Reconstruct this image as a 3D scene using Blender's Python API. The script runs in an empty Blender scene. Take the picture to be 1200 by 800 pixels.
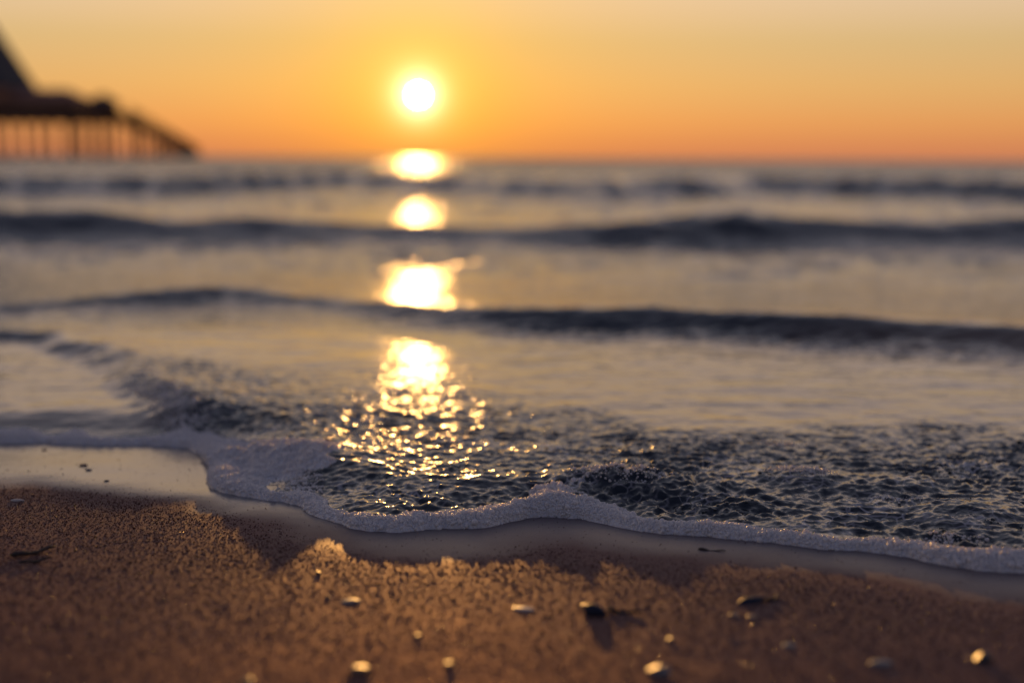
import bpy, bmesh, math, random
import numpy as np
from mathutils import Vector, Matrix

sc = bpy.context.scene
R = math.radians
random.seed(7)
rng = np.random.default_rng(11)

# ---------------------------------------------------------------- camera
FPX = 1200 * 50 / 36.0            # focal length in photo pixels
CAM_H = 0.30
PITCH = math.atan(214.5 / FPX)
ROLL = R(0.36)
cam_d = bpy.data.cameras.new('camera')
cam_d.lens = 50; cam_d.sensor_width = 36
cam_d.clip_start = 0.01; cam_d.clip_end = 60000
cam = bpy.data.objects.new('camera', cam_d)
sc.collection.objects.link(cam)
cam.matrix_world = (Matrix.Translation((0, 0, CAM_H)) @ Matrix.Rotation(R(90) - PITCH, 4, 'X')
                    @ Matrix.Rotation(ROLL, 4, 'Z'))
cam_d.dof.use_dof = True
cam_d.dof.focus_distance = 1.195
cam_d.dof.aperture_fstop = 2.8
sc.camera = cam
CAM_ROT = np.array(cam.matrix_world.to_3x3())

# ---------------------------------------------------------------- sky and sun
SUN_EL = math.atan(71.5 / FPX)
SUN_AZ = math.atan((490 - 600) / FPX)          # from +Y, negative to the left
sun_dir = Vector((math.sin(SUN_AZ) * math.cos(SUN_EL), math.cos(SUN_AZ) * math.cos(SUN_EL), math.sin(SUN_EL)))

def lin(r, g, b, a=1.0):
    f = lambda c: (c / 255 / 12.92) if c / 255 <= 0.04045 else ((c / 255 + 0.055) / 1.055) ** 2.4
    return (f(r), f(g), f(b), a)

world = bpy.data.worlds.new('World'); sc.world = world; world.use_nodes = True
nt = world.node_tree; nt.nodes.clear()
def N(tree, typ, **kw):
    n = tree.nodes.new(typ)
    for k, v in kw.items(): setattr(n, k, v)
    return n
def mth(tree, op, a, b=None, clamp=False):
    n = N(tree, 'ShaderNodeMath', operation=op, use_clamp=clamp)
    for i, v in enumerate((a, b)):
        if v is None: continue
        if isinstance(v, (int, float)): n.inputs[i].default_value = v
        else: tree.links.new(v, n.inputs[i])
    return n.outputs[0]
def mixc(tree, typ, fac, a, b):
    n = N(tree, 'ShaderNodeMix', data_type='RGBA', blend_type=typ)
    for idx, v in ((0, fac), (6, a), (7, b)):
        if isinstance(v, (int, float)): n.inputs[idx].default_value = v
        elif isinstance(v, tuple): n.inputs[idx].default_value = v
        else: tree.links.new(v, n.inputs[idx])
    return n.outputs[2]
def ramp(tree, fac, stops, interp='LINEAR'):
    n = N(tree, 'ShaderNodeValToRGB'); cr = n.color_ramp; cr.interpolation = interp
    while len(cr.elements) > 1: cr.elements.remove(cr.elements[-1])
    cr.elements[0].position = stops[0][0]; cr.elements[0].color = stops[0][1]
    for p, c in stops[1:]:
        e = cr.elements.new(p); e.color = c
    tree.links.new(fac, n.inputs[0]); return n.outputs[0]

tc = N(nt, 'ShaderNodeTexCoord')
sep = N(nt, 'ShaderNodeSeparateXYZ'); nt.links.new(tc.outputs['Generated'], sep.inputs[0])
elev = mth(nt, 'MAXIMUM', sep.outputs['Z'], 0.0)
elev_s = mth(nt, 'POWER', elev, 0.5)          # square root spreads the low sky over the ramp
sq = lambda e: math.sqrt(e)
base = ramp(nt, elev_s, [
    (0.0,        lin(196, 122, 92)),
    (sq(0.010),  lin(214, 136, 88)),
    (sq(0.025),  lin(224, 154, 92)),
    (sq(0.050),  lin(222, 172, 108)),
    (sq(0.080),  lin(214, 180, 126)),
    (sq(0.115),  lin(226, 196, 162)),
    (sq(0.20),   lin(236, 208, 192)),
    (sq(0.28),   lin(198, 184, 186)),
    (sq(0.40),   lin(150, 150, 164)),
    (1.0,        lin(82, 88, 116))])
dotn = N(nt, 'ShaderNodeVectorMath', operation='DOT_PRODUCT')
nt.links.new(tc.outputs['Generated'], dotn.inputs[0]); dotn.inputs[1].default_value = sun_dir
cosang = dotn.outputs['Value']
ang2 = mth(nt, 'MULTIPLY', mth(nt, 'SUBTRACT', 1.0, cosang), 2.0)      # ~ angle squared
ang = mth(nt, 'SQRT', mth(nt, 'MAXIMUM', ang2, 0.0))
def expfall(width): return mth(nt, 'EXPONENT', mth(nt, 'MULTIPLY', ang, -1.0 / width))
# away from the sun the sky is dimmer and bluer
away = mth(nt, 'ADD', mth(nt, 'MULTIPLY', cosang, 0.5), 0.5, True)
tint = mixc(nt, 'MIX', away, (0.24, 0.32, 0.54, 1), (1.0, 1.0, 1.0, 1))
sky = mixc(nt, 'MULTIPLY', 1.0, base, tint)
def scaled(col, fac):
    n = N(nt, 'ShaderNodeVectorMath', operation='SCALE')
    n.inputs[0].default_value = col; nt.links.new(fac, n.inputs['Scale']); return n.outputs[0]
sky = mixc(nt, 'MULTIPLY', expfall(0.095), sky, (1.0, 0.86, 0.28, 1))
for col, w in (((0.16, 0.05, 0.0), 0.09), ((0.50, 0.34, 0.03), 0.033), ((6.0, 4.8, 3.2), 0.0066)):
    sky = mixc(nt, 'ADD', 1.0, sky, scaled(col, expfall(w)))
disc = mth(nt, 'LESS_THAN', ang, R(0.27))
sky = mixc(nt, 'ADD', 1.0, sky, scaled((400, 330, 210), disc))
nish = N(nt, 'ShaderNodeTexSky', sky_type='NISHITA')
nish.sun_disc = False; nish.sun_elevation = SUN_EL; nish.sun_rotation = SUN_AZ
nish.altitude = 0; nish.air_density = 1.0; nish.dust_density = 2.0; nish.ozone_density = 1.5
nsc = N(nt, 'ShaderNodeVectorMath', operation='SCALE'); nt.links.new(nish.outputs[0], nsc.inputs[0]); nsc.inputs['Scale'].default_value = 0.006
sky = mixc(nt, 'ADD', 1.0, sky, nsc.outputs[0])
bg = N(nt, 'ShaderNodeBackground'); nt.links.new(sky, bg.inputs[0]); bg.inputs[1].default_value = 1.0
wo = N(nt, 'ShaderNodeOutputWorld'); nt.links.new(bg.outputs[0], wo.inputs[0])

sl = bpy.data.lights.new('sun', 'SUN'); sl.energy = 3.2; sl.angle = R(0.53); sl.color = (1.0, 0.48, 0.12)
so = bpy.data.objects.new('sun', sl); sc.collection.objects.link(so)
so.rotation_euler = (-sun_dir).to_track_quat('-Z', 'Y').to_euler()
so.location = (0, 0, 5)

vs = sc.view_settings
vs.view_transform = 'Standard'; vs.look = 'None'; vs.exposure = 0.0; vs.gamma = 1.0; vs.use_curve_mapping = False
sc.render.engine = 'CYCLES'
cy = sc.cycles
cy.use_denoising = True
try: cy.denoiser = 'OPENIMAGEDENOISE'
except Exception: pass
cy.use_adaptive_sampling = False
cy.max_bounces = 6; cy.glossy_bounces = 3; cy.diffuse_bounces = 2; cy.transmission_bounces = 4
cy.sample_clamp_direct = 50.0; cy.sample_clamp_indirect = 4.0
cy.caustics_reflective = False; cy.caustics_refractive = False

# ---------------------------------------------------------------- helpers
COL = sc.collection
def tag(o, label=None, cat=None, group=None, kind=None):
    if label: o['label'] = label
    if cat: o['category'] = cat
    if group: o['group'] = group
    if kind: o['kind'] = kind
    return o
def link(name, me, mat=None, parent=None):
    o = bpy.data.objects.new(name, me); COL.objects.link(o)
    if mat is not None and me is not None:
        if not me.materials: me.materials.append(mat)
    if parent is not None: o.parent = parent
    return o
def np_mesh(name, co, quads, smooth=True):
    me = bpy.data.meshes.new(name)
    me.vertices.add(len(co)); me.vertices.foreach_set('co', np.ascontiguousarray(co, dtype=np.float32).ravel())
    nq = len(quads)
    me.loops.add(nq * 4); me.loops.foreach_set('vertex_index', np.ascontiguousarray(quads, dtype=np.int32).ravel())
    me.polygons.add(nq); me.polygons.foreach_set('loop_start', np.arange(0, nq * 4, 4, dtype=np.int32))
    me.update(calc_edges=True)
    me.polygons.foreach_set('use_smooth', np.full(nq, smooth, dtype=bool))
    me.validate(); return me
def attr(me, name, vals):
    a = me.attributes.new(name, 'FLOAT', 'POINT'); a.data.foreach_set('value', np.ascontiguousarray(vals, dtype=np.float32).ravel())
def sstep(x, a, b):
    t = np.clip((x - a) / (b - a), 0, 1); return t * t * (3 - 2 * t)
PERM = rng.permutation(4096).astype(np.int64)
GA = rng.uniform(0, 2 * np.pi, 4096); GX = np.cos(GA); GY = np.sin(GA)
def noise(x, y, seed=0):
    xi = np.floor(x).astype(np.int64); yi = np.floor(y).astype(np.int64)
    xf = x - xi; yf = y - yi
    def g(ix, iy, fx, fy):
        h = PERM[(PERM[(ix + seed * 131) & 4095] + iy) & 4095]
        return GX[h] * fx + GY[h] * fy
    u = xf * xf * xf * (xf * (xf * 6 - 15) + 10); v = yf * yf * yf * (yf * (yf * 6 - 15) + 10)
    a = g(xi, yi, xf, yf); b = g(xi + 1, yi, xf - 1, yf); c = g(xi, yi + 1, xf, yf - 1); d = g(xi + 1, yi + 1, xf - 1, yf - 1)
    return 1.5 * ((a * (1 - u) + b * u) * (1 - v) + (c * (1 - u) + d * u) * v)
def fbm(x, y, oct=4, seed=0, gain=0.5):
    s = 0; a = 1
    for i in range(oct):
        s = s + a * noise(x * 2 ** i + 17.3 * i, y * 2 ** i - 9.1 * i, seed + i); a *= gain
    return s
def ridged(x, y, oct=3, seed=0):
    s = 0; a = 1
    for i in range(oct):
        s = s + a * (1 - np.abs(noise(x * 2 ** i + 5.7 * i, y * 2 ** i + 3.3 * i, seed + i)) * 2.2); a *= 0.5
    return s

SLOPE = 0.044; Y0 = 1.15
def ray(px, py):
    d = np.array([(px - 600) / FPX, -(py - 400) / FPX, -1.0]); return CAM_ROT @ d
def on_sand(px, py, dz=0.0):
    d = ray(px, py)
    # camera + t d hits z = (Y0 - y) * SLOPE + dz
    t = (Y0 * SLOPE + dz - CAM_H) / (d[2] + SLOPE * d[1])
    return np.array([d[0] * t, d[1] * t, CAM_H + d[2] * t])
def on_z(px, py, z=0.0):
    d = ray(px, py); t = (z - CAM_H) / d[2]
    return np.array([d[0] * t, d[1] * t, z])
def smooth_poly(pts, per=6):
    """Catmull-Rom through the points"""
    p = np.array(pts, float); p = np.vstack([2 * p[0] - p[1], p, 2 * p[-1] - p[-2]])
    out = []
    for i in range(1, len(p) - 2):
        for k in range(per):
            t = k / per
            out.append(0.5 * ((2 * p[i]) + (-p[i-1] + p[i+1]) * t + (2*p[i-1] - 5*p[i] + 4*p[i+1] - p[i+2]) * t*t
                              + (-p[i-1] + 3*p[i] - 3*p[i+1] + p[i+2]) * t**3))
    out.append(p[-2]); return np.array(out)
def poly_dist(x, y, poly, chunk=60000):
    a = poly[:-1]; b = poly[1:]; ab = b - a; L2 = (ab ** 2).sum(1) + 1e-12
    X = x.ravel(); Y = y.ravel(); out = np.empty(X.shape); side = np.empty(X.shape); par = np.empty(X.shape)
    for s in range(0, len(X), chunk):
        px = X[s:s+chunk, None] - a[None, :, 0]; py = Y[s:s+chunk, None] - a[None, :, 1]
        t = np.clip((px * ab[:, 0] + py * ab[:, 1]) / L2, 0, 1)
        dx = px - t * ab[:, 0]; dy = py - t * ab[:, 1]; dd = dx * dx + dy * dy
        k = dd.argmin(1); r = np.arange(len(k))
        out[s:s+chunk] = np.sqrt(dd[r, k]); par[s:s+chunk] = k + t[r, k]
        side[s:s+chunk] = np.sign(ab[k, 0] * py[r, k] - ab[k, 1] * px[r, k])
    return (out * side).reshape(x.shape), par.reshape(x.shape)

# ---------------------------------------------------------------- shoreline and water shape
shore_px = [(0,519),(60,520),(120,522),(185,523),(225,528),(243,545),(242,566),(262,577),(305,585),(348,592),(364,603),(400,616),(440,624),
            (500,622),(560,619),(600,612),(640,607),(690,611),(740,621),(800,628),(850,631),(905,638),(960,643),(1020,646),(1060,651),
            (1100,661),(1150,668),(1200,669),(1260,667),(1330,663),(1420,660)]
sp = np.array([on_sand(*p)[:2] for p in shore_px])
sp = np.vstack([[-9.0, 1.9], [-3.0, 1.62], [-1.1, 1.50], sp, [0.70, 1.04], [1.0, 1.07], [1.6, 1.09], [3.0, 1.0], [9.0, 1.2]])
shore = smooth_poly(sp, 12)
# natural irregularity
shore[:, 1] += 0.006 * noise(shore[:, 0] * 26, shore[:, 0] * 0 + 3.1, 4) + 0.0035 * noise(shore[:, 0] * 80, shore[:, 0] * 0 + 1.1, 5) + 0.0015 * noise(shore[:, 0] * 210, shore[:, 0] * 0 + 2.1, 6)
bore_px = [(0,392),(60,402),(130,428),(165,456),(200,490),(232,508)]
bp = np.array([on_z(px, py, 0.004)[:2] for px, py in bore_px])
bore = smooth_poly(np.vstack([[-6, 3.6], [-2.0, 2.75], bp, [-0.25, 1.40], [-0.2, 1.2]]), 6)

def sand_z(x, y):
    z = (Y0 - y) * SLOPE
    z = np.where(y > 3.0, (Y0 - 3.0) * SLOPE - (y - 3.0) * 0.06, z)
    z = np.maximum(z, -6.0)
    z = np.where(y < -1.0, (Y0 + 1.0) * SLOPE + (-1.0 - y) * 0.03, z)
    z = np.minimum(z, 1.6)
    m = sstep(-y, -1.9, -1.2)
    near = np.exp(-np.maximum(np.abs(x) - 2.0, 0))
    return z + near * (0.0012 * fbm(x * 4, y * 4, 2, 60) + 0.00010 * fbm(x * 28, y * 28, 2, 66))

def blob(x, y, px, py, rx, ry, ang=0.0):
    c = on_z(px, py, 0.01); dist = c[1]
    wx = rx / FPX * dist; wy = ry * dist * dist / (CAM_H * FPX)
    dx = x - c[0]; dy = y - c[1]
    if ang: dx, dy = dx * math.cos(ang) + dy * math.sin(ang), -dx * math.sin(ang) + dy * math.cos(ang)
    return np.exp(-(dx / wx) ** 2 - (dy / wy) ** 2)

def swell(x, y, yc, A, wf, wb):
    t = y - yc
    return A * np.where(t < 0, np.exp(-(np.abs(t) / wf) ** 2.2), np.exp(-(np.abs(t) / wb) ** 1.6))

# crest lines (world x -> y, height) of the rollers, from the photograph
def crest(x, px_pts, z_guess, y_guess):
    pts = sorted([tuple(on_z(px, py, z_guess)[:2]) for px, py in px_pts])
    xs = np.array([p[0] for p in pts]); ys = np.array([p[1] for p in pts])
    return np.interp(x, xs, ys)

C3 = [(-300,352),(0,352),(60,346),(150,343),(260,337),(360,343),(450,352),(520,358),(600,364),(700,367),(760,366),(850,371),(950,376),(1050,382),(1200,390),(1500,395)]
C2 = [(-300,252),(0,248),(100,244),(160,252),(200,258),(300,254),(400,262),(480,264),(600,266),(700,262),(800,256),(860,248),(920,256),(1000,258),(1100,260),(1200,255),(1500,255)]
C1 = [(-300,212),(0,211),(200,212),(400,206),(500,209),(600,213),(700,216),(900,212),(1100,215),(1200,218),(1500,218)]

def water(x, y, fine=True):
    d, par = poly_dist(x, y, shore)                # > 0 seaward
    db, _ = poly_dist(x, y, bore)
    sz = sand_z(x, y)
    db = db + 0.018 * noise(x * 5, y * 5, 21) + 0.006 * noise(x * 22, y * 22, 22)
    m = sstep(db, -0.035, 0.035)
    left_level = np.maximum(sz + 0.006, -0.003)
    level = left_level * (1 - m) + m * (0.010 + 0.008 * np.exp(-(np.maximum(db, 0) / 0.08) ** 2) * sstep(-y, -2.6, -1.9))
    T = 0.0055 * (1 - np.exp(-np.maximum(d, 0) / 0.012))
    z = sz + T
    k = sstep(d, 0.008, 0.12)
    z = z * (1 - k) + level * k
    far = sstep(y, 2.3, 4.0)
    z = z * (1 - far)
    # rollers
    wob = 0.05 * noise(x * 2.2, y * 0.6, 31) + 0.02 * noise(x * 7, y * 2, 32)
    y3 = crest(x, C3, 0.03, 2.6) + wob * 0.5
    a3 = np.interp(x, [-1.4, -0.9, -0.7, -0.55, -0.42, 0.0, 0.3, 0.9, 1.6], [0.006, 0.016, 0.030, 0.026, 0.016, 0.026, 0.034, 0.032, 0.02])
    w3 = swell(x, y, y3, 1, 0.075, 0.30) * a3 * (1 + 0.15 * noise(x * 5, y, 33))
    u = x / np.maximum(y, 1)
    py2 = np.interp(600 + u * FPX, [p_[0] for p_ in C2], [p_[1] for p_ in C2])
    y2 = 5.35 + 0.35 * noise(x * 0.35, 0 * y + 2.2, 37) + wob * 0.5
    a2 = CAM_H - y2 * ((py2 - 185.5 - u * FPX * 0.0063) / FPX) + 0.010
    w2 = swell(x, y, y2, 1, 0.21, 0.9) * a2 * (1 + 0.06 * noise(x * 1.5, y * 0.5, 34))
    y1 = crest(x, C1, 0.11, 14) + wob * 5
    w1 = swell(x, y, y1, 0.15, 0.5, 2.0) * (1 + 0.15 * noise(x * 0.4, y * 0.2, 35))
    yb = crest(x, [(-300,322),(300,318),(600,322),(900,318),(1200,322),(1500,322)], 0.01, 3.4) + wob
    wb_ = swell(x, y, yb, 0.011, 0.12, 0.5) * sstep(x, -0.2, 0.3) * (1 + 0.5 * noise(x * 2, y, 36))
    z = z + w3 + w2 + w1 + wb_
    # offshore chop
    off = sstep(y, 16, 30)
    z = z + off * (0.05 * fbm(x * 0.10, y * 0.22, 3, 40)) * np.exp(-y / 2500)
    mid = sstep(y, 2.7, 4.0)
    wash = np.exp(-((y - (y2 - 0.75)) / 0.45) ** 2)
    wash3 = np.exp(-((y - (y3 - 0.14)) / 0.10) ** 2) * sstep(a3, 0.012, 0.03)
    z = z + wash3 * (0.004 * fbm(x * 12, y * 22, 3, 44) + 0.002 * ridged(x * 20, y * 30, 2, 45))
    calm = 1.2 * wash + 0.15 + 1.5 * sstep(noise(x * 0.9, y * 1.6, 48) + 0.5 * noise(x * 2.4, y * 4, 49), -0.35, 0.55)
    z = z + mid * (0.007 * fbm(x * 1.2, y * 2.6, 3, 43) + calm * 0.0065 * fbm(x * 7, y * 11, 3, 47)) * np.clip(y / 6, 0.6, 3.5)
    # swash ripples: choppy near the edge, glassy behind
    nearm = 1 - sstep(y, 2.3, 2.9)
    chop = chop_mask(x, y) * m + 0.08
    patch = 0.65 + 0.7 * sstep(noise(x * 5 + 3, y * 4, 55), -0.3, 0.5)
    e = sstep(d, 0.0, 0.06)
    wx = x + 0.012 * noise(x * 11, y * 11, 53); wy = y + 0.012 * noise(x * 11, y * 11, 54)
    rip = 0.0023 * (ridged(wx * 32, wy * 46, 3, 50) - 0.9) + 0.0018 * fbm(x * 56, y * 80, 2, 52, 0.62) + 0.0020 * fbm(wx * 8, wy * 14, 2, 59)
    z = z + nearm * e * chop * patch * rip * 0.75
    z = z + nearm * e * (0.0012 * fbm(x * 6, y * 9, 2, 57) + 0.00060 * fbm(x * 20, y * 34, 3, 58))
    # low lumps pushed up behind the edge
    lumps = (blob(x, y, 725, 562, 75, 10) * 0.010 + blob(x, y, 660, 582, 50, 9) * 0.006 + blob(x, y, 940, 560, 45, 10) * 0.009
             + blob(x, y, 1040, 570, 60, 9) * 0.005 + blob(x, y, 860, 590, 40, 8) * 0.005 + blob(x, y, 1130, 600, 60, 12) * 0.006)
    z = z + lumps
    z = np.where(d < 0.0, sz - 0.004 - np.minimum(-d, 0.05) * 0.3, np.maximum(z, sz + 0.0002))
    return z, d, par, db, sz

def chop_mask(x, y):
    lim = np.interp(x / y, [-0.36, -0.30, -0.15, -0.06, 0.03, 0.12, 0.20, 0.36], [2.3, 2.25, 2.05, 1.95, 1.72, 1.56, 1.53, 1.53])
    lim = lim + 0.10 * noise(x * 4, y * 4, 23) + 0.04 * noise(x * 14, y * 14, 24)
    soft = np.interp(x / y, [-0.20, -0.12, -0.02, 0.08], [0.30, 0.60, 0.60, 0.11])
    return sstep((lim - y) / soft, -0.16, 1.0) * np.interp(x / y, [-0.05, 0.08], [0.85, 1.25])

def foam_amount(x, y, d, db):
    """thickness of froth in metres"""
    n1 = noise(x * 22, y * 22, 70); n2 = noise(x * 60, y * 60, 71)
    px = 600 + x / y * FPX
    wid = np.interp(px, [-200, 0, 180, 230, 300, 360, 430, 520, 600, 640, 700, 760, 850, 950, 1050, 1150, 1300],
                    [.05, .055, .03, .05, .034, .036, .040, .036, .044, .060, .052, .036, .030, .034, .034, .046, .05])
    hgt = np.interp(px, [-200, 0, 130, 200, 240, 300, 360, 430, 520, 580, 620, 650, 690, 760, 850, 905, 960, 1010, 1060, 1150, 1300],
                    [.005, .005, .004, .004, .007, .006, .006, .0065, .006, .0065, .0095, .010, .0085, .006, .0055, .0045, .0055, .008, .0055, .007, .006])
    wid = 0.86 * wid * (1 + 0.45 * n1)
    n0 = noise(x * 9, y * 9, 73) + 0.6 * noise(x * 17, y * 17, 74)
    wid = wid * (1 + 0.5 * n0)
    t = np.clip(d / np.maximum(wid, 0.008), 0, 1)
    edge = 0.76 * hgt * (1 + 0.5 * n0) * np.sqrt(np.clip(d / 0.010, 0, 1)) * (1 - t ** 2.2) * (1 + 0.35 * n1 + 0.28 * n2)
    froth = 0.78 * (blob(x, y, 225, 508, 48, 12) * .010 + blob(x, y, 275, 520, 50, 14) * .012 + blob(x, y, 330, 527, 60, 11) * .011
             + blob(x, y, 300, 545, 60, 12) * .006 + blob(x, y, 280, 562, 40, 10) * .006
             + blob(x, y, 385, 541, 60, 9) * .008 + blob(x, y, 350, 575, 60, 7) * .003)
    froth = froth * (1 + 0.8 * n1 + 0.45 * n2 + 0.5 * noise(x * 10, y * 9, 72)) - 0.0038
    patches = (blob(x, y, 725, 562, 70, 8) * .0055 + blob(x, y, 670, 578, 45, 6) * .0035 + blob(x, y, 940, 556, 32, 12, 0.5) * .0055
               + blob(x, y, 915, 520, 40, 5) * .003 + blob(x, y, 1120, 630, 70, 8) * .0038 + blob(x, y, 1040, 585, 50, 6) * .0028) * (0.9 + 0.7 * n1 + 0.5 * n2) - 0.0016
    streak = sstep(np.abs(db - 0.015), 0.04, 0.0) * sstep(-y, -2.0, -1.6) * (0.0045 + 0.004 * n1) - 0.001
    f = np.maximum(edge, froth)
    return np.where(d > 0, f, -0.001), np.where(d > 0, np.maximum(patches, streak), 0)

# ---------------------------------------------------------------- materials
def mat(name):
    m = bpy.data.materials.new(name); m.use_nodes = True; t = m.node_tree
    b = t.nodes['Principled BSDF']; return m, t, b
def pos(t): return N(t, 'ShaderNodeNewGeometry').outputs['Position']
def noise_node(t, vec, scale, detail=3, rough=0.5):
    n = N(t, 'ShaderNodeTexNoise'); n.inputs['Scale'].default_value = scale; n.inputs['Detail'].default_value = detail
    n.inputs['Roughness'].default_value = rough; t.links.new(vec, n.inputs['Vector']); return n.outputs['Fac']
def bump(t, h, strength, dist, normal=None):
    n = N(t, 'ShaderNodeBump'); n.inputs['Distance'].default_value = dist
    if isinstance(strength, (int, float)): n.inputs['Strength'].default_value = strength
    else: t.links.new(strength, n.inputs['Strength'])
    t.links.new(h, n.inputs['Height'])
    if normal is not None: t.links.new(normal, n.inputs['Normal'])
    return n.outputs['Normal']
def getattr_node(t, name):
    n = N(t, 'ShaderNodeAttribute'); n.attribute_name = name; return n.outputs['Fac']

# sea water
M_WATER, t, b = mat('sea_water')
p = pos(t)
n1 = noise_node(t, p, 3.0, 3)
b.inputs['Base Color'].default_value = (0.016, 0.022, 0.030, 1)
deep_c = mixc(t, 'MIX', n1, (0.012, 0.018, 0.026, 1), (0.028, 0.030, 0.034, 1))
film_c = mixc(t, 'MIX', n1, (0.13, 0.085, 0.058, 1), (0.21, 0.145, 0.10, 1))      # thin clear film over sand
wat_c = mixc(t, 'MIX', getattr_node(t, 'film'), deep_c, film_c)
wrp = N(t, 'ShaderNodeTexNoise'); wrp.inputs['Scale'].default_value = 30; t.links.new(p, wrp.inputs['Vector'])
wv = N(t, 'ShaderNodeVectorMath', operation='MULTIPLY_ADD'); t.links.new(wrp.outputs['Color'], wv.inputs[0]); wv.inputs[1].default_value = (0.035, 0.035, 0); t.links.new(p, wv.inputs[2])
lv = N(t, 'ShaderNodeTexVoronoi'); lv.feature = 'DISTANCE_TO_EDGE'; lv.inputs['Scale'].default_value = 75; t.links.new(wv.outputs[0], lv.inputs['Vector'])
line = ramp(t, lv.outputs['Distance'], [(0.0, (1, 1, 1, 1)), (0.10, (0, 0, 0, 1))])
ptc = ramp(t, noise_node(t, p, 11, 4, 0.65), [(0.50, (0, 0, 0, 1)), (0.66, (1, 1, 1, 1))])
lace = mth(t, 'MULTIPLY', mth(t, 'MULTIPLY', line, ptc), mth(t, 'MULTIPLY', getattr_node(t, 'chop'), 0.75), True)
t.links.new(mixc(t, 'MIX', lace, wat_c, (0.52, 0.48, 0.48, 1)), b.inputs['Base Color'])
b.inputs['IOR'].default_value = 1.333
mp = N(t, 'ShaderNodeMapping'); mp.inputs['Scale'].default_value = (1.0, 1.5, 1.0); t.links.new(p, mp.inputs[0])
fine = noise_node(t, p, 150, 2)
far_r = noise_node(t, mp.outputs[0], 5.0, 4, 0.6)
nearmask = getattr_node(t, 'near')
farmask = mth(t, 'SUBTRACT', 1.0, nearmask)
t.links.new(mth(t, 'ADD', 0.10, mth(t, 'MULTIPLY', getattr_node(t, 'far'), 0.20)), b.inputs['Roughness'])
nb = bump(t, fine, mth(t, 'MULTIPLY', getattr_node(t, 'chop'), 0.62), 0.0012)
nb = bump(t, far_r, mth(t, 'MULTIPLY', farmask, 0.7), 0.025, nb)
mid_r = noise_node(t, mp.outputs[0], 22.0, 3, 0.6)
nb = bump(t, mid_r, mth(t, 'MULTIPLY', farmask, 0.4), 0.007, nb)
vfar = noise_node(t, mp.outputs[0], 0.7, 3, 0.6)
nb = bump(t, vfar, mth(t, 'MULTIPLY', getattr_node(t, 'far'), 1.0), 0.7, nb)
t.links.new(nb, b.inputs['Normal'])

# sand: dry is matt and grainy, wet is darker, tinted blue-grey for shade, smoother and glossy
M_SAND, t, b = mat('beach_sand')
p = pos(t); wet = getattr_node(t, 'wet')
g1 = noise_node(t, p, 900, 2); big = noise_node(t, p, 7, 4); mid = noise_node(t, p, 60, 3)
vor = N(t, 'ShaderNodeTexVoronoi'); vor.inputs['Scale'].default_value = 1100; t.links.new(p, vor.inputs['Vector'])
dry_c = mixc(t, 'MIX', g1, (0.108, 0.060, 0.050, 1), (0.225, 0.130, 0.110, 1))
dry_c = mixc(t, 'MULTIPLY', 0.5, dry_c, ramp(t, big, [(0.3, (0.6, 0.6, 0.6, 1)), (0.7, (1.15, 1.1, 1.05, 1))]))
wet_shade_c = mixc(t, 'MIX', g1, (0.055, 0.058, 0.066, 1), (0.15, 0.157, 0.175, 1))  # blue-grey paints the foam's sky-lit shadow into the wet sand
t.links.new(mixc(t, 'MIX', mth(t, 'POWER', wet, 0.5), dry_c, wet_shade_c), b.inputs['Base Color'])
rr = mth(t, 'SUBTRACT', 0.66, mth(t, 'MULTIPLY', wet, 0.50))
t.links.new(rr, b.inputs['Roughness'])
b.inputs['IOR'].default_value = 1.4
t.links.new(mth(t, 'ADD', 0.022, mth(t, 'MULTIPLY', mth(t, 'MAXIMUM', mth(t, 'SUBTRACT', wet, 0.13), 0.0), 1.0)), b.inputs['Specular IOR Level'])
strg = mth(t, 'SUBTRACT', 1.0, mth(t, 'MULTIPLY', wet, 0.93))
nb = bump(t, mid, mth(t, 'MULTIPLY', strg, 0.08), 0.002)
nb = bump(t, vor.outputs['Distance'], mth(t, 'MULTIPLY', strg, 0.38), 0.0007, nb)
t.links.new(nb, b.inputs['Normal'])
gl = N(t, 'ShaderNodeBsdfGlossy'); gl.inputs['Roughness'].default_value = 0.55
t.links.new(nb, gl.inputs['Normal']); t.links.new(mixc(t, 'MIX', g1, (0.30, 0.11, 0.06, 1), (0.62, 0.26, 0.14, 1)), gl.inputs['Color'])
mx = N(t, 'ShaderNodeMixShader'); t.links.new(mth(t, 'MULTIPLY', mth(t, 'SUBTRACT', 1.0, wet), 0.075), mx.inputs[0])
t.links.new(b.outputs[0], mx.inputs[1]); t.links.new(gl.outputs[0], mx.inputs[2])
t.links.new(mx.outputs[0], t.nodes['Material Output'].inputs['Surface'])

# foam
M_FOAM, t, b = mat('froth')
p = pos(t)
vor = N(t, 'ShaderNodeTexVoronoi'); vor.inputs['Scale'].default_value = 420; t.links.new(p, vor.inputs['Vector'])
b.inputs['Base Color'].default_value = (0.60, 0.56, 0.54, 1)  # greyer than the bubbles, painting the dark gaps between them
b.inputs['Roughness'].default_value = 0.35
b.inputs['Subsurface Weight'].default_value = 0.35
b.inputs['Subsurface Radius'].default_value = (1.0, 0.7, 0.5); b.inputs['Subsurface Scale'].default_value = 0.004
t.links.new(bump(t, vor.outputs['Distance'], 0.8, 0.0015), b.inputs['Normal'])
M_BUB, t, b = mat('bubble_film')
b.inputs['Base Color'].default_value = (0.88, 0.84, 0.81, 1)
b.inputs['Roughness'].default_value = 0.30; b.inputs['IOR'].default_value = 1.33
b.inputs['Coat Weight'].default_value = 0.8; b.inputs['Coat Roughness'].default_value = 0.10; b.inputs['Coat IOR'].default_value = 1.33
tl = N(t, 'ShaderNodeBsdfTranslucent'); tl.inputs['Color'].default_value = (0.85, 0.78, 0.74, 1)
mx = N(t, 'ShaderNodeMixShader'); mx.inputs[0].default_value = 0.42
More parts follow.
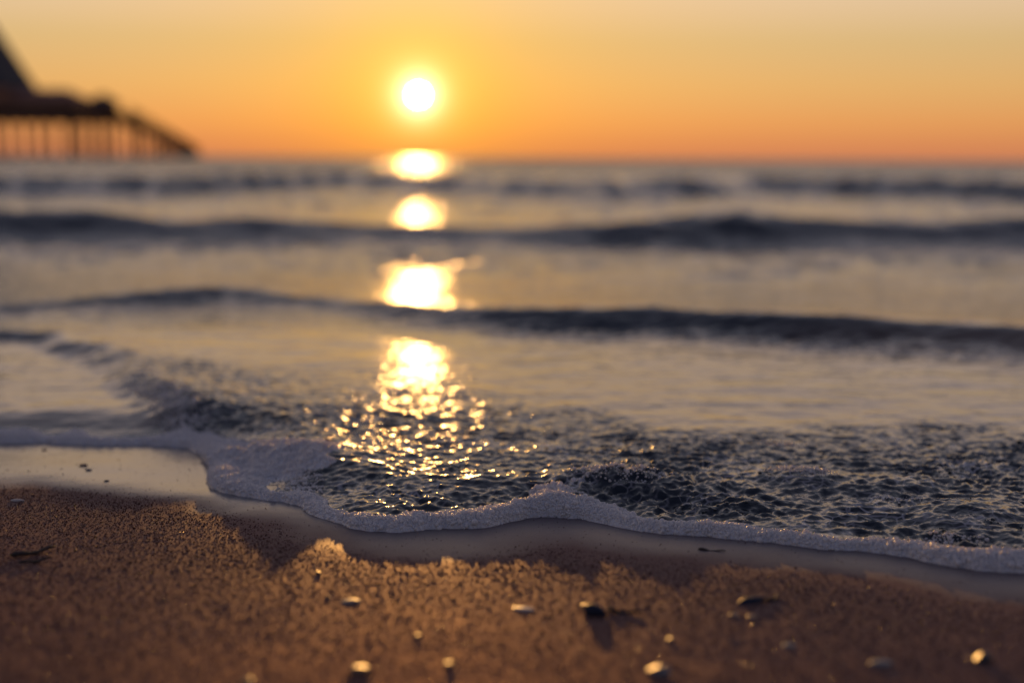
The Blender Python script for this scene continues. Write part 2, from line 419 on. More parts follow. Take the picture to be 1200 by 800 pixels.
t.links.new(b.outputs[0], mx.inputs[1]); t.links.new(tl.outputs[0], mx.inputs[2])
t.links.new(mx.outputs[0], t.nodes['Material Output'].inputs['Surface'])

M_CLEAR, t, b = mat('clear_bubble')
b.inputs['Base Color'].default_value = (0.05, 0.055, 0.06, 1); b.inputs['Roughness'].default_value = 0.06; b.inputs['IOR'].default_value = 1.36
def simple(name, c1, c2, scale, rough, bmp=0.0, bd=0.001):
    m, t, b = mat(name); tcn = N(t, 'ShaderNodeTexCoord')
    n = noise_node(t, tcn.outputs['Object'], scale, 4)
    t.links.new(mixc(t, 'MIX', n, c1 + (1,), c2 + (1,)), b.inputs['Base Color'])
    b.inputs['Roughness'].default_value = rough
    if bmp: t.links.new(bump(t, n, bmp, bd), b.inputs['Normal'])
    return m
M_GRAIN, t, b = mat('sand_grain')
oi = N(t, 'ShaderNodeObjectInfo')
t.links.new(ramp(t, oi.outputs['Random'], [(0, (0.05, 0.022, 0.015, 1)), (0.5, (0.12, 0.056, 0.037, 1)), (0.85, (0.17, 0.085, 0.056, 1)), (1, (0.30, 0.20, 0.15, 1))]), b.inputs['Base Color'])
t.links.new(ramp(t, oi.outputs['Random'], [(0.0, (0.8, 0.8, 0.8, 1)), (0.86, (0.7, 0.7, 0.7, 1)), (0.90, (0.28, 0.28, 0.28, 1))]), b.inputs['Roughness'])
t.links.new(mth(t, 'MULTIPLY', mth(t, 'GREATER_THAN', oi.outputs['Random'], 0.88), 0.5), b.inputs['Specular IOR Level'])
M_PEB = simple('pebble_grey', (0.10, 0.095, 0.09), (0.22, 0.20, 0.19), 300, 0.5)
M_PEBB = simple('pebble_brown', (0.16, 0.09, 0.05), (0.32, 0.19, 0.11), 260, 0.5)
M_PEBD = simple('pebble_dark', (0.02, 0.02, 0.024), (0.06, 0.055, 0.055), 260, 0.5)
M_MUSS = simple('mussel_shell', (0.012, 0.014, 0.024), (0.035, 0.038, 0.055), 240, 0.45)
M_SHELL = simple('shell_pale', (0.34, 0.28, 0.24), (0.55, 0.48, 0.42), 300, 0.3, 0.3, 0.0004)
M_TWIG = simple('twig_bark', (0.015, 0.010, 0.008), (0.05, 0.033, 0.024), 400, 0.7, 0.6, 0.001)
M_WOOD = simple('pier_timber', (0.09, 0.055, 0.04), (0.17, 0.105, 0.075), 1.2, 0.7, 0.3, 0.02)
for m_ in (M_WOOD,):
    m_.node_tree.nodes['Principled BSDF'].inputs['Specular IOR Level'].default_value = 0.0
    m_.node_tree.nodes['Principled BSDF'].inputs['Roughness'].default_value = 1.0
M_WALLP = simple('pavilion_wall', (0.30, 0.15, 0.10), (0.42, 0.22, 0.14), 0.8, 0.7)
M_SLATE = simple('slate_roof', (0.04, 0.042, 0.055), (0.07, 0.072, 0.085), 1.5, 0.9)
M_TILE = simple('tile_roof', (0.26, 0.12, 0.085), (0.36, 0.17, 0.12), 1.5, 0.8)
for m_ in (M_SLATE, M_TILE, M_MUSS): m_.node_tree.nodes['Principled BSDF'].inputs['Specular IOR Level'].default_value = 0.1
M_GLASS, t, b = mat('window_glass')
tb = N(t, 'ShaderNodeBsdfTransparent'); tb.inputs[0].default_value = (0.75, 0.72, 0.70, 1)
gb = N(t, 'ShaderNodeBsdfGlossy'); gb.inputs['Roughness'].default_value = 0.05
mx = N(t, 'ShaderNodeMixShader'); mx.inputs[0].default_value = 0.10
t.links.new(tb.outputs[0], mx.inputs[1]); t.links.new(gb.outputs[0], mx.inputs[2]); t.links.new(mx.outputs[0], t.nodes['Material Output'].inputs['Surface'])

# ---------------------------------------------------------------- sea sheet (denser towards the viewer)
def columns(n_in, n_out, lim=0.43, out=7.0):
    a = np.linspace(-lim, lim, n_in)
    k = lim * (out / lim) ** (np.arange(1, n_out + 1) / n_out)
    return np.concatenate([-k[::-1], a, k])
def rows(y0, y1, g):
    n = int(math.log(y1 / y0) / g) + 1
    return y0 * np.exp(np.linspace(0, math.log(y1 / y0), n))
def grid_quads(nr, nc, off=0):
    i = np.arange(nr - 1)[:, None] * nc + np.arange(nc - 1)[None, :] + off
    return np.stack([i, i + 1, i + nc + 1, i + nc], -1).reshape(-1, 4)
uf = columns(901, 45); vf = rows(0.98, 2.60, 0.0023)
uc = np.concatenate([uf[:45:3], uf[45:-45:3], uf[-45::3]]); uc = np.unique(np.append(uc, [uf[0], uf[-1]]))
vc = np.concatenate([rows(2.60, 40, 0.007), rows(40, 30000, 0.04)[1:]])
XF = uf[None, :] * vf[:, None]; YF = np.repeat(vf[:, None], len(uf), 1)
ZF, DF, PF, BF, SF = water(XF, YF)
XC = uc[None, :] * vc[:, None]; YC = np.repeat(vc[:, None], len(uc), 1)
ZC, DC, PC, BC, SC_ = water(XC, YC)
ZF[-1] = np.interp(uf, uc, ZC[0])
FO, FPATCH = foam_amount(XF, YF, DF, BF)
# only keep the fine cells that hold water
keep = (DF > -0.012)
qf = grid_quads(*XF.shape); kf = keep.ravel()[qf].any(1); qf = qf[kf]
qc = grid_quads(*XC.shape, off=XF.size)
co = np.concatenate([np.stack([XF, YF, ZF], -1).reshape(-1, 3), np.stack([XC, YC, ZC], -1).reshape(-1, 3)])
quads = np.concatenate([qf, qc])
def compact(co, quads, *at):
    used = np.unique(quads); re = np.full(len(co), -1, dtype=np.int64); re[used] = np.arange(len(used))
    return [co[used], re[quads]] + [a[used] for a in at]
near_a = np.concatenate([(1 - sstep(YF, 2.2, 2.6)).ravel(), (1 - sstep(YC, 2.2, 2.6)).ravel()])
chop_a = np.concatenate([(chop_mask(XF, YF) * sstep(BF, -0.03, 0.03) * 0.8 + 0.16 + 0.2 * np.exp(-((XF / YF + 0.066) / 0.12) ** 2) * sstep(-YF, -2.4, -2.1)).ravel(), np.full(XC.size, 0.1)])
far_a = np.concatenate([np.zeros(XF.size), sstep(YC, 17, 45).ravel()])
film_a = np.concatenate([((1 - np.clip(chop_mask(XF, YF) * 1.6, 0, 1) * sstep(BF, -0.03, 0.03)) * (1 - sstep(YF, 2.15, 2.4)) * sstep(DF, 0.02, 0.08)).ravel() * 0.8, np.zeros(XC.size)])
co2, q2, na, ca, fa, fia = compact(co, quads, near_a, chop_a, far_a, film_a)
me = np_mesh('sea', co2, q2); attr(me, 'near', na); attr(me, 'chop', ca); attr(me, 'far', fa); attr(me, 'film', fia)
sea = link('sea', me, M_WATER); tag(sea, 'dark rippling sea water with low rollers washing up the beach', 'sea', kind='structure')

# ---------------------------------------------------------------- sand sheet
us = columns(601, 60, 0.46, 40.0)
vs_ = np.concatenate([rows(0.55, 1.75, 0.0032), rows(1.75, 90, 0.05)[1:]])
vneg = np.concatenate([-np.array([80, 50, 30, 18, 11, 7, 4.5, 3, 2, 1.4, 1.0, 0.6, 0.3, 0.1]), [0.0, 0.1, 0.2, 0.3, 0.4, 0.48]])
XS = np.concatenate([np.repeat((us * 0.55)[None, :], len(vneg), 0), us[None, :] * vs_[:, None]])
YS = np.repeat(np.concatenate([vneg, vs_])[:, None], len(us), 1)
ZS = sand_z(XS, YS)
DS, _ = poly_dist(XS, YS, shore)
wet_shade_px = [(-200,566),(0,566),(120,572),(200,580),(250,592),(330,612),(400,640),(480,650),(560,650),(610,640),(660,638),(720,648),(800,656),(900,664),(1000,672),(1100,690),(1200,704),(1400,716)]  # outline of the wet sand plus the foam's shadow strip
wp = smooth_poly(np.array([on_sand(*q)[:2] for q in wet_shade_px]), 4); wp = np.vstack([[-9, 1.6], wp, [9, 0.9]])
DW, _ = poly_dist(XS, YS, wp)
wn = 0.02 * noise(XS * 12, YS * 12, 80) + 0.006 * noise(XS * 50, YS * 50, 81)
WET_SHADE = sstep(DW + wn, -0.05, 0.05)
WET_SHADE = WET_SHADE * np.interp(XS / np.maximum(YS, 0.3), [-0.2, -0.12], [1.0, 0.46])
WET_SHADE = np.maximum(WET_SHADE * 0.98, 0.12 * sstep(DW + wn, -0.3, 0))
WET_SHADE = np.where(YS < 0.2, 0, WET_SHADE)
ZS = ZS + (1 - WET_SHADE) * (YS > 0.5) * (0.00004 * fbm(XS * 260, YS * 260, 2, 90))
me = np_mesh('sand', np.stack([XS, YS, ZS], -1).reshape(-1, 3), grid_quads(*XS.shape)); attr(me, 'wet', WET_SHADE)
sand = link('sand', me, M_SAND); tag(sand, 'brown beach sand, dry and grainy with a wet glossy strip, tinted for shade, along the foam', 'sand', kind='structure')

# ---------------------------------------------------------------- foam
qa = grid_quads(*XF.shape)
fm = (FO.ravel() > -0.0004) | ((DF.ravel() > -0.008) & (DF.ravel() <= 0.0))
qfo = qa[fm[qa].all(1) & (FO.ravel()[qa] > 0.0001).any(1)]
lump = 0.0006 * noise(XF * 260, YF * 260, 95) + 0.0009 * noise(XF * 120, YF * 120, 96)
ZFO = ZF + np.where(FO > 0, FO + lump * np.clip(FO / 0.003, 0, 1), -0.0006)
# the rim is pulled onto the shoreline so that the froth ends in a clean rounded lip
gx_ = np.gradient(DF, axis=1) / np.maximum(np.gradient(XF, axis=1), 1e-9)
gv = np.gradient(DF, axis=0); gy_ = (gv - gx_ * np.gradient(XF, axis=0)) / np.gradient(YF, axis=0)
gl = np.sqrt(gx_ ** 2 + gy_ ** 2) + 1e-6; gx_ /= gl; gy_ /= gl
neg = DF <= 0.0
XR = np.where(neg, XF - gx_ * DF, XF); YR = np.where(neg, YF - gy_ * DF, YF)
ZFO = np.where(FO > 0.0045, ZFO - 0.0035 * np.clip(ridged(XF * 16, YF * 13, 2, 97) - 0.95, 0, 1) * np.clip((FO - 0.0045) / 0.004, 0, 1), ZFO)
ZR = np.where(neg, sand_z(XR, YR) - 0.0008, ZFO)
cof, qfo2 = compact(np.stack([XR, YR, ZR], -1).reshape(-1, 3), qfo)
me = np_mesh('sea_foam', cof, qfo2)
foam = link('sea_foam', me, M_FOAM)
tag(foam, 'white bubbly froth along the edge of the wash', 'foam', kind='stuff')

def points_object(name, pts, scl, material, parent, subdiv):
    me = bpy.data.meshes.new(name); me.vertices.add(len(pts))
    me.vertices.foreach_set('co', np.ascontiguousarray(pts, dtype=np.float32).ravel())
    a = me.attributes.new('scl', 'FLOAT_VECTOR', 'POINT'); a.data.foreach_set('vector', np.ascontiguousarray(scl, dtype=np.float32).ravel())
    r = me.attributes.new('rot', 'FLOAT_VECTOR', 'POINT'); r.data.foreach_set('vector', (rng.uniform(0, 6.28, (len(pts), 3)) * (0 if 'clear' in name else 1)).astype(np.float32).ravel())
    me.materials.append(material)
    o = bpy.data.objects.new(name, me); COL.objects.link(o)
    if parent: o.parent = parent
    g = bpy.data.node_groups.new(name + '_scatter', 'GeometryNodeTree')
    g.interface.new_socket('Geometry', in_out='INPUT', socket_type='NodeSocketGeometry')
    g.interface.new_socket('Geometry', in_out='OUTPUT', socket_type='NodeSocketGeometry')
    gi = g.nodes.new('NodeGroupInput'); go = g.nodes.new('NodeGroupOutput')
    ico = g.nodes.new('GeometryNodeMeshIcoSphere'); ico.inputs['Radius'].default_value = 1.0; ico.inputs['Subdivisions'].default_value = subdiv
    sm = g.nodes.new('GeometryNodeSetShadeSmooth'); sm.inputs['Shade Smooth'].default_value = subdiv > 1
    smt = g.nodes.new('GeometryNodeSetMaterial'); smt.inputs['Material'].default_value = material
    ip = g.nodes.new('GeometryNodeInstanceOnPoints')
    def named(n):
        k = g.nodes.new('GeometryNodeInputNamedAttribute'); k.data_type = 'FLOAT_VECTOR'; k.inputs['Name'].default_value = n; return k.outputs['Attribute']
    L = g.links.new
    L(ico.outputs['Mesh'], sm.inputs['Geometry']); L(sm.outputs[0], smt.inputs['Geometry']); L(smt.outputs[0], ip.inputs['Instance'])
    L(gi.outputs[0], ip.inputs['Points']); L(named('scl'), ip.inputs['Scale']); L(named('rot'), ip.inputs['Rotation'])
    L(ip.outputs[0], go.inputs[0])
    md = o.modifiers.new('scatter', 'NODES'); md.node_group = g
    tag(o, kind='stuff'); return o

def bilin(F, x, y):
    u = np.interp(x / y, uf, np.arange(len(uf))); v = np.interp(y, vf, np.arange(len(vf)))
    i = np.clip(u.astype(int), 0, len(uf) - 2); j = np.clip(v.astype(int), 0, len(vf) - 2); a = u - i; c = v - j
    return (F[j, i] * (1 - a) + F[j, i+1] * a) * (1 - c) + (F[j+1, i] * (1 - a) + F[j+1, i+1] * a) * c
# bubbles on the froth
M = 1500000
yy = rng.uniform(0.99, 1.9, M); xx = rng.uniform(-0.46, 0.46, M) * yy * 1.02
f = bilin(FO, xx, yy); fp = bilin(FPATCH, xx, yy)
pr = np.maximum(np.clip((f + 0.0003) / 0.0035, 0, 1) * 0.45, np.clip(fp / 0.004, 0, 1) * 0.22)
dd = bilin(DF, xx, yy)
sel = (rng.random(M) < pr) & ((f > 0.0002) | (fp > 0.0002))
bx, by, bf = xx[sel], yy[sel], f[sel]
bz = np.maximum(bilin(ZFO, bx, by), bilin(ZF, bx, by))
rad = np.clip(rng.lognormal(math.log(0.00062), 0.48, len(bx)), 0.00035, 0.0028)
pts = np.stack([bx, by, bz + rad * 0.15], -1)
scl = np.stack([rad, rad, rad], -1)
# stray bubbles on the choppy water
M2 = 26000
yy = rng.uniform(1.02, 1.62, M2); xx = rng.uniform(-0.30, 0.46, M2) * yy
cl = noise(xx * 14, yy * 14, 101) + 0.5 * noise(xx * 45, yy * 45, 102)
ok = (cl > 0.50) & (chop_mask(xx, yy) > 0.7) & (bilin(DF, xx, yy) > 0.03) & (bilin(BF, xx, yy) > 0.02) & (rng.random(M2) < 0.75)
sx, sy = xx[ok], yy[ok]; sz_ = bilin(ZF, sx, sy)
r2 = np.clip(rng.lognormal(math.log(0.0009), 0.45, len(sx)), 0.0005, 0.0036)
points_object('bubbles', pts, scl, M_BUB, foam, 3)
points_object('clear_bubbles', np.stack([sx, sy, sz_], -1), np.stack([r2, r2, r2 * 0.55], -1), M_CLEAR, foam, 3)
print('bubbles', len(pts))

# ---------------------------------------------------------------- loose grains on the sand
M3 = 460000
yy = 0.60 + (1.62 - 0.60) * rng.random(M3) ** 0.9; xx = rng.uniform(-0.78, 0.78, M3)
dsh, _ = poly_dist(xx, yy, shore); dw, _ = poly_dist(xx, yy, wp)
ok = (dsh < -0.004) & (rng.random(M3) < np.where(dw > 0, 0.02, np.clip(-dw / 0.05, 0.05, 1)))
gx, gy = xx[ok], yy[ok]
gz = sand_z(gx, gy)
gr = np.clip(rng.lognormal(math.log(0.00036), 0.3, len(gx)), 0.0002, 0.0009)
gs = gr[:, None] * rng.uniform(0.7, 1.3, (len(gx), 3))
grains = points_object('sand_grains', np.stack([gx, gy, gz + gr * 0.10], -1), gs, M_GRAIN, None, 1)
tag(grains, 'loose sparkling sand grains lying on the dry beach', 'sand grains', kind='stuff')

# ---------------------------------------------------------------- pebbles, shells and twigs
def pebble(name, px, py, w, h, dpt, material, label, rz=0.0, sink=0.3, seed=1, group=None, facet=0.55):
    h *= 0.75 if facet < 0.9 else 0.5; c = on_sand(px, py)
    fn = (sun_dir + (cam.location - Vector(c)).normalized()).normalized() if facet < 0.9 else Vector((0, 0, 1))   # facet angled to mirror the sun at the camera
    fn.rotate(Matrix.Rotation(-rz, 3, 'Z'))
    bm = bmesh.new(); bmesh.ops.create_icosphere(bm, subdivisions=3, radius=1.0)
    r = random.Random(seed); o1, o2 = r.uniform(0, 50), r.uniform(0, 50)
    for v in bm.verts:
        q = v.co.normalized()
        k = 1 + 0.22 * float(noise(np.array([q.x * 1.3 + o1]), np.array([q.y * 1.3 + q.z * 0.9 + o2]), 3)[0]) \
              + 0.06 * float(noise(np.array([q.x * 4 + o2]), np.array([q.y * 4 + q.z * 3 + o1]), 6)[0])
        v.co = Vector((q.x * k * w / 2, q.y * k * dpt / 2, q.z * k * h / 2))
        over = v.co.dot(fn) - facet * h / 2           # flattened top; glinting pebbles have theirs cut to catch the sun
        if over > 0: v.co -= fn * over * 0.97
    me = bpy.data.meshes.new(name); bm.to_mesh(me); bm.free()
    me.polygons.foreach_set('use_smooth', np.ones(len(me.polygons), dtype=bool))
    o = link(name, me, material); o.location = (c[0], c[1], float(sand_z(np.array([c[0]]), np.array([c[1]]))[0]) + h * (0.5 - sink)); o.rotation_euler = (0, 0, rz)
    tag(o, label, 'pebble', group); return o
def mussel(name, px, py, L, W, H, material, label, rot, cat='shell', lift=0.0):
    """one valve: pointed beak, rounded far end, domed outside, hollow inside, real wall thickness"""
    nu, nv = 18, 12; bm = bmesh.new()
    def surf(k):
        g = []
        for i in range(nu + 1):
            u = i / nu; wid = W * (math.sin(math.pi * u ** 0.62) ** 0.75 if 0 < u < 1 else 0.0)
            row = []
            for j in range(nv + 1):
                v = -1 + 2 * j / nv
                z = H * math.sqrt(max(0, 1 - v * v)) * math.sin(math.pi * min(1, u * 0.9 + 0.06)) ** 0.6
                z *= 1 + 0.03 * math.sin(u * 40)
                row.append(bm.verts.new((u * L - L / 2 + (0.12 * L * v * v * (1 - u)), v * wid / 2 * k, z * k)))
            g.append(row)
        return g
    a = surf(1.0); c = surf(0.90)
    for i in range(nu):
        for j in range(nv):
            bm.faces.new((a[i][j], a[i+1][j], a[i+1][j+1], a[i][j+1])); bm.faces.new((c[i][j], c[i][j+1], c[i+1][j+1], c[i+1][j]))
        for j in (0, nv):
            q = (a[i][j], c[i][j], c[i+1][j], a[i+1][j])
            bm.faces.new(q if j == 0 else q[::-1])
    bmesh.ops.remove_doubles(bm, verts=bm.verts, dist=1e-6); bmesh.ops.recalc_face_normals(bm, faces=bm.faces)
    me = bpy.data.meshes.new(name); bm.to_mesh(me); bm.free()
    me.polygons.foreach_set('use_smooth', np.ones(len(me.polygons), dtype=bool))
    p = on_sand(px, py); o = link(name, me, material)
    o.location = (p[0], p[1], float(sand_z(np.array([p[0]]), np.array([p[1]]))[0]) + lift); o.rotation_euler = rot
    tag(o, label, cat); return o
def twig(name, pxs, r, label, z=0.001, cat='twig', bend=0.002, seed=0):
    rr = random.Random(seed); P = [on_sand(*q) for q in pxs]; a, b_ = P[0], P[-1]
    n = 14; bm = bmesh.new(); rings = []
    ax = Vector(b_ - a).normalized(); s = ax.cross(Vector((0, 0, 1))).normalized(); u = s.cross(ax)
    for i in range(n + 1):
        f = i / n; c = Vector(a).lerp(Vector(b_), f) + s * bend * math.sin(f * 5) + Vector((0, 0, z + 0.4 * r + 0.0006 * math.sin(f * 9)))
        q = r * (1 - 0.55 * f) * (0.35 if i in (0, n) else 1) * (1 + 0.2 * rr.uniform(-1, 1))
        rings.append([bm.verts.new(c + (s * math.cos(k * math.pi / 4) + u * math.sin(k * math.pi / 4)) * q) for k in range(8)])
    for i in range(n):
        for k in range(8):
            bm.faces.new((rings[i][k], rings[i][(k+1) % 8], rings[i+1][(k+1) % 8], rings[i+1][k]))
    bm.faces.new(rings[0][::-1]); bm.faces.new(rings[-1]); bmesh.ops.recalc_face_normals(bm, faces=bm.faces)
    org = Vector(a)
    bmesh.ops.translate(bm, verts=bm.verts, vec=-org)
    me = bpy.data.meshes.new(name); bm.to_mesh(me); bm.free()
    me.polygons.foreach_set('use_smooth', np.ones(len(me.polygons), dtype=bool))
    o = link(name, me, M_TWIG); o.location = org; tag(o, label, cat); return o

mm = 0.001
pebble('pebble', 422, 786, 11*mm, 9*mm, 9*mm, M_PEBB, 'glossy brown pebble with a broad orange glint and black shadow below', 0.3, 0.25, 2)
pebble('pebble', 526, 780, 6*mm, 6*mm, 6*mm, M_PEBB, 'small round pebble glinting bright gold, alone on the brown sand', 0.1, 0.25, 3)
pebble('pebble', 772, 790, 14*mm, 9*mm, 10*mm, M_PEB, 'grey pebble with a bright golden glint on its sunlit end', -0.3, 0.25, 4, facet=0.8)
pebble('pebble', 1031, 778, 14*mm, 6*mm, 9*mm, M_PEB, 'flat dull grey pebble with a black shadow and no glint', 0.2, 0.3, 5, facet=0.95)
pebble('pebble', 1150, 776, 12*mm, 10*mm, 9*mm, M_PEBD, 'dark pebble with an oval amber glint beside its long shadow', 0.5, 0.25, 6, facet=0.62)
pebble('pebble', 411, 704, 13*mm, 4*mm, 9*mm, M_PEB, 'thin flat grey pebble half sunk in the sand', 0.3, 0.3, 7, facet=0.95)
pebble('pebble', 290, 799, 9*mm, 7*mm, 8*mm, M_PEBD, 'small dark rounded pebble lying alone, well away from the twigs', 0.3, 0.35, 8, facet=0.95)
pebble('pebble', 98, 546, 8*mm, 5*mm, 7*mm, M_PEBB, 'largest brown pebble on the mirror wet sand before the foam lip', 0.3, 0.2, 9, facet=0.95)
pebble('pebble', 104, 551, 6*mm, 4*mm, 5*mm, M_PEB, 'small grey pebble touching the brown pebble on the wet sand', 0.8, 0.2, 10, facet=0.95)
pebble('pebble', 52, 527, 5*mm, 4*mm, 5*mm, M_PEBB, 'tiny brown pebble at the foot of the low foam lip', 0.3, 0.2, 11, facet=0.95)
pebble('pebble', 125, 563, 5*mm, 3*mm, 4*mm, M_PEBD, 'tiny dark pebble at the edge where wet sand turns dry', 0.3, 0.2, 12, facet=0.95)
pebble('pebble', 373, 672, 4*mm, 4*mm, 4*mm, M_PEBB, 'tiny sparkling pebble on dry sand below the foam shadow', 0.3, 0.2, 13)
pebble('pebble', 385, 700, 3.5*mm, 3.5*mm, 3.5*mm, M_PEBB, 'tiny pale rounded pebble beside the thin flat grey pebble', 0.3, 0.2, 14, facet=0.95)
pebble('pebble', 490, 746, 4*mm, 4*mm, 4*mm, M_PEBB, 'tiny copper coloured pebble between the flat grey and the gold pebbles', 0.3, 0.2, 15)
pebble('pebble', 785, 751, 4*mm, 4*mm, 4*mm, M_PEBB, 'tiny copper pebble between the blue shell and the grey pebble', 0.3, 0.2, 16)
pebble('pebble', 860, 723, 7*mm, 4*mm, 6*mm, M_PEBB, 'pinkish brown pebble just in front of the black ridged shell', 0.3, 0.3, 17, facet=0.95)
pebble('pebble', 881, 725, 7*mm, 4*mm, 6*mm, M_PEBB, 'rounder pale pebble right beside the pinkish brown one', 0.9, 0.3, 18, facet=0.95)
pebble('pebble', 924, 757, 9*mm, 4*mm, 7*mm, M_PEB, 'faint grey pebble sunk level with the brown sand', 0.3, 0.42, 19, facet=0.95)
pebble('pebble', 684, 713, 4*mm, 4.5*mm, 4*mm, M_PEBB, 'tiny orange glinting pebble on the hinge of the blue shell', 0.3, -0.2, 20)
mussel('shell', 697, 720, 17*mm, 11*mm, 5*mm, M_MUSS, 'blue black mussel shell propped up in the sand with a twig behind', (R(28), R(8), R(-20)), lift=2*mm)
twig('twig', [(712, 716), (752, 721)], 1.6*mm, 'short dark twig trailing from the blue black mussel shell', seed=1)
mussel('shell', 880, 707, 22*mm, 10*mm, 3.5*mm, M_MUSS, 'black ridged mussel shell lying flat beside two pale pebbles', (R(12), R(-6), R(24)))
twig('twig', [(898, 706), (916, 700)], 1.5*mm, 'stub of dark twig beside the black ridged shell', seed=2)
mussel('shell', 614, 713, 16*mm, 10*mm, 1.3*mm, M_SHELL, 'pale pinkish shell fragment lying on the dry sand', (R(6), 0, R(160)), cat='shell')
mussel('shell', 20, 586, 13*mm, 5*mm, 2*mm, M_SHELL, 'thin pale shell sliver on the dark grainy sand', (R(4), 0, R(5)), cat='shell')
twig('twig', [(12, 653), (68, 644)], 2.2*mm, 'longer black twig of the parallel pair on the sand', bend=0.003, seed=3)
twig('twig', [(22, 661), (62, 656)], 1.4*mm, 'shorter thin twig lying just in front of the black one', bend=0.002, seed=4)
twig('twig', [(818, 645), (850, 648)], 1.0*mm, 'thin straw of driftwood in the shadow below the foam', bend=0.001, seed=5)

# ---------------------------------------------------------------- pier, far off
def box_bm(bm, x0, x1, y0, y1, z0, z1):
    v = [bm.verts.new((x, y, z)) for z in (z0, z1) for y in (y0, y1) for x in (x0, x1)]
    for f in ((0,2,3,1),(4,5,7,6),(0,1,5,4),(2,6,7,3),(0,4,6,2),(1,3,7,5)): bm.faces.new([v[i] for i in f])
def mk(name, bm, material, parent=None):
    me = bpy.data.meshes.new(name); bm.to_mesh(me); bm.free(); return link(name, me, material, parent)
def part_box(name, x0, x1, y0, y1, z0, z1, material, parent):
    bm = bmesh.new(); box_bm(bm, x0, x1, y0, y1, z0, z1); return mk(name, bm, material, parent)
PD = 150.0
def px_x(px, d=PD): return ray(px, 182)[0] / ray(px, 182)[1] * d
def px_z(px, py, d=PD): r_ = ray(px, py); return CAM_H + r_[2] / r_[1] * d
pier = bpy.data.objects.new('pier', None); COL.objects.link(pier); pier.location = (0, 0, 0)
tag(pier, 'long dark timber pier on piles running out to sea', 'pier')
xr = px_x(139); xl = -82.0
z_lo = px_z(60, 143); z_hi = px_z(60, 131)
part_box('deck', xl, xr, PD - 7, PD + 9, z_hi - 0.45, z_hi, M_WOOD, pier)
for yy_ in (PD - 6.5, PD + 8): part_box('beam', xl, xr - 0.3, yy_ - 0.3, yy_ + 0.3, z_lo, z_hi - 0.453, M_WOOD, pier)
def pile_mesh(r, h):
    bm = bmesh.new(); bmesh.ops.create_cone(bm, cap_ends=True, segments=10, radius1=r, radius2=r * 0.9, depth=h)
    bmesh.ops.translate(bm, verts=bm.verts, vec=(0, 0, h / 2)); me = bpy.data.meshes.new('pile'); bm.to_mesh(me); bm.free()
    me.polygons.foreach_set('use_smooth', np.ones(len(me.polygons), dtype=bool)); me.materials.append(M_WOOD); return me
pm = pile_mesh(0.27, z_lo + 4.0)
for px in (-120, -95, -60, -35, -4, 12, 30, 47, 62, 81, 86, 98, 110, 121, 133):
    for yy_ in (PD - 6, PD + 8):
        if px > 100 and yy_ > PD + 2: continue
        o = link('pile', pm, None, pier); o.location = (px_x(px) + (yy_ - PD) * (px - 600) / FPX, yy_, -4.0)
# walkway: a straight run out to sea
A = Vector((px_x(133, PD), PD + 2, 0)); r_far = ray(231, 170); far_d = 860.0
B = Vector((r_far[0] / r_far[1] * far_d, far_d, 0))
ax = (B - A).normalized(); sd = Vector((ax.y, -ax.x, 0)); Lw = (B - A).length
ang_w = math.atan2(ax.y, ax.x)
wk = part_box('walkway', 0, Lw, -1.3, 1.3, z_hi - 0.75, z_hi - 0.35, M_WOOD, pier); wk.location = A; wk.rotation_euler = (0, 0, ang_w)
pm2 = pile_mesh(0.22, z_hi - 0.75 + 4.0)
for k in range(int(Lw / 26)):
    for s_ in (-1.1, 1.1):
        q = A + ax * (12 + 26 * k) + sd * s_
        o = link('pile', pm2, None, pier); o.location = (q.x, q.y, -4.0)
def rail(o_loc, rz, L, z, parent):
    bm = bmesh.new()
    for zz in (0.55, 1.05): box_bm(bm, 0, L, -0.04, 0.04, zz - 0.04, zz + 0.04)
    n = int(L / 4)
    for i in range(n + 1): box_bm(bm, i * L / n - 0.05, i * L / n + 0.05, -0.045, 0.045, -0.05, 1.02)
    o = mk('railing', bm, M_WOOD, parent); o.location = (o_loc[0], o_loc[1], z); o.rotation_euler = (0, 0, rz)
rail((xl, PD - 6.8), 0, xr - xl - 0.2, z_hi, pier)
for s_ in (-1.22, 1.22):
    q = A + sd * s_; rail((q.x, q.y), ang_w, Lw, z_hi - 0.35, pier)

# pavilion on the platform
pav = bpy.data.objects.new('pavilion', None); COL.objects.link(pav); pav.location = (px_x(20), PD + 1, z_hi)
tag(pav, 'pavilion with a steep slate spire roof and low tiled wing on the pier', 'pavilion')
def loc_(x): return x - pav.location.x
def pv(px, py): return px_x(px), px_z(px, py) - z_hi
w_r = loc_(px_x(92)); w_l = loc_(-80)
wz = px_z(50, 119) - z_hi
wall = part_box('wall', w_l, w_r, -4.5, 4.5, 0, 0.55, M_WALLP, pav)
part_box('lintel', w_l, w_r, -4.5, 4.5, wz - 0.25, wz, M_WALLP, pav)
for k in range(11):
    x = w_r - 0.15 - k * 2.4
    for fy in (-4.4, 4.4):
        part_box('post', x - 0.12, x + 0.12, fy - 0.1, fy + 0.1, 0.553, wz - 0.253, M_WALLP, pav)
        if k < 10: 
            wi = part_box('window', x - 2.26, x - 0.14, fy - 0.02, fy + 0.02, 0.56, wz - 0.26, M_GLASS, pav)
            part_box('frame', x - 1.23, x - 1.17, fy - 0.05, fy + 0.05, 0.56, wz - 0.26, M_WALLP, wi)
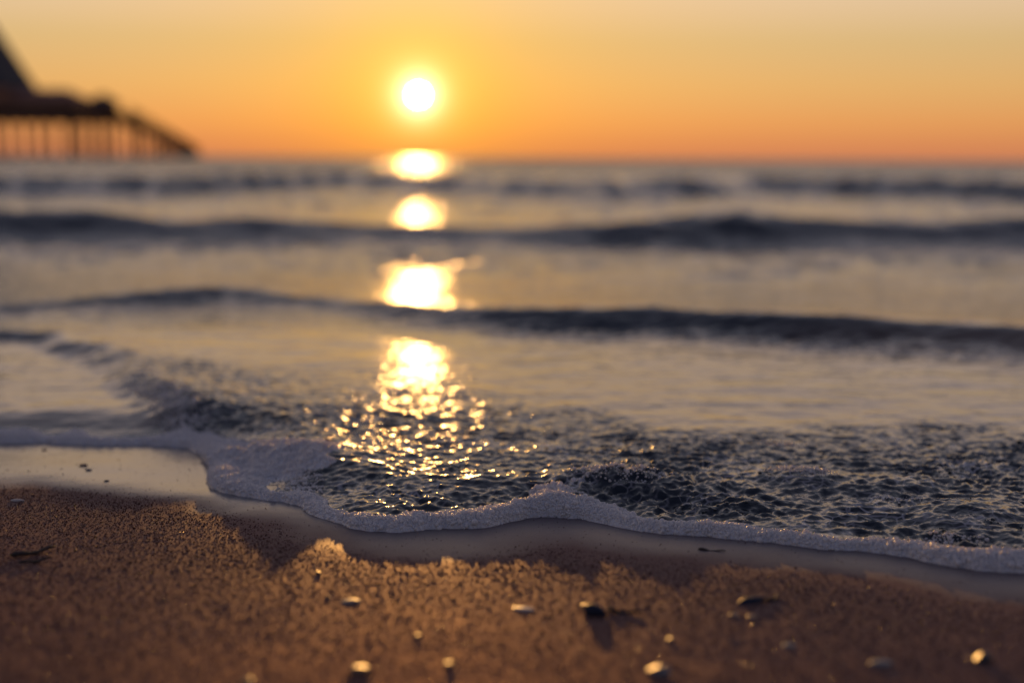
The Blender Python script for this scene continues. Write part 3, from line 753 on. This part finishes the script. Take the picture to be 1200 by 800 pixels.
def hip(name, x0, x1, y0, y1, z0, zt, inset, material, parent):
    bm = bmesh.new()
    e = [bm.verts.new(v) for v in ((x0, y0, z0), (x1, y0, z0), (x1, y1, z0), (x0, y1, z0))]
    ym = (y0 + y1) / 2
    if x1 - x0 > 2 * inset:
        a_ = bm.verts.new((x0 + inset, ym, zt)); b_ = bm.verts.new((x1 - inset, ym, zt))
        for f_ in ((e[0], e[1], b_, a_), (e[1], e[2], b_), (e[2], e[3], a_, b_), (e[3], e[0], a_)): bm.faces.new(f_)
    else:
        a_ = bm.verts.new(((x0 + x1) / 2, ym, zt))
        for i in range(4): bm.faces.new((e[i], e[(i+1) % 4], a_))
    bm.faces.new(e[::-1]); return mk(name, bm, material, parent)
zt = px_z(60, 104) - z_hi
hip('roof', w_l - 0.6, w_r + 0.7, -5.2, 5.2, wz + 0.003, zt, 1.9, M_TILE, pav)
ax_l = px_x(-45); half = px_x(23) - ax_l
hip('spire', loc_(ax_l - half), loc_(ax_l + half), -half, half, px_z(20, 104) - z_hi, px_z(0, -36) - z_hi, 99, M_SLATE, pav)
part_box('spire_base', loc_(ax_l - half + 0.6), loc_(ax_l + half - 0.6), -half + 0.6, half - 0.6, wz * 0.5, px_z(20, 104) - z_hi - 0.003, M_WALLP, pav)
kio = bpy.data.objects.new('kiosk', None); COL.objects.link(kio); kio.location = (px_x(129), PD - 2, z_hi)
tag(kio, 'small peaked hut at the corner of the pier platform', 'kiosk')
kz = px_z(122, 120, PD - 2) - z_hi
kw = 1.25
part_box('wall', -kw, kw, -kw, kw, 0, kz, M_WOOD, kio)
part_box('door', -0.4, 0.4, -kw - 0.05, -kw + 0.02, 0.0, kz * 0.85, M_WALLP, kio)
hip('roof', -kw - 0.3, kw + 0.3, -kw - 0.3, kw + 0.3, kz + 0.003, px_z(122, 109, PD - 2) - z_hi, 99, M_SLATE, kio)
part_box('side_roof', -3.4, -kw - 0.33, -kw, kw, kz * 0.55, kz * 0.8, M_SLATE, kio)
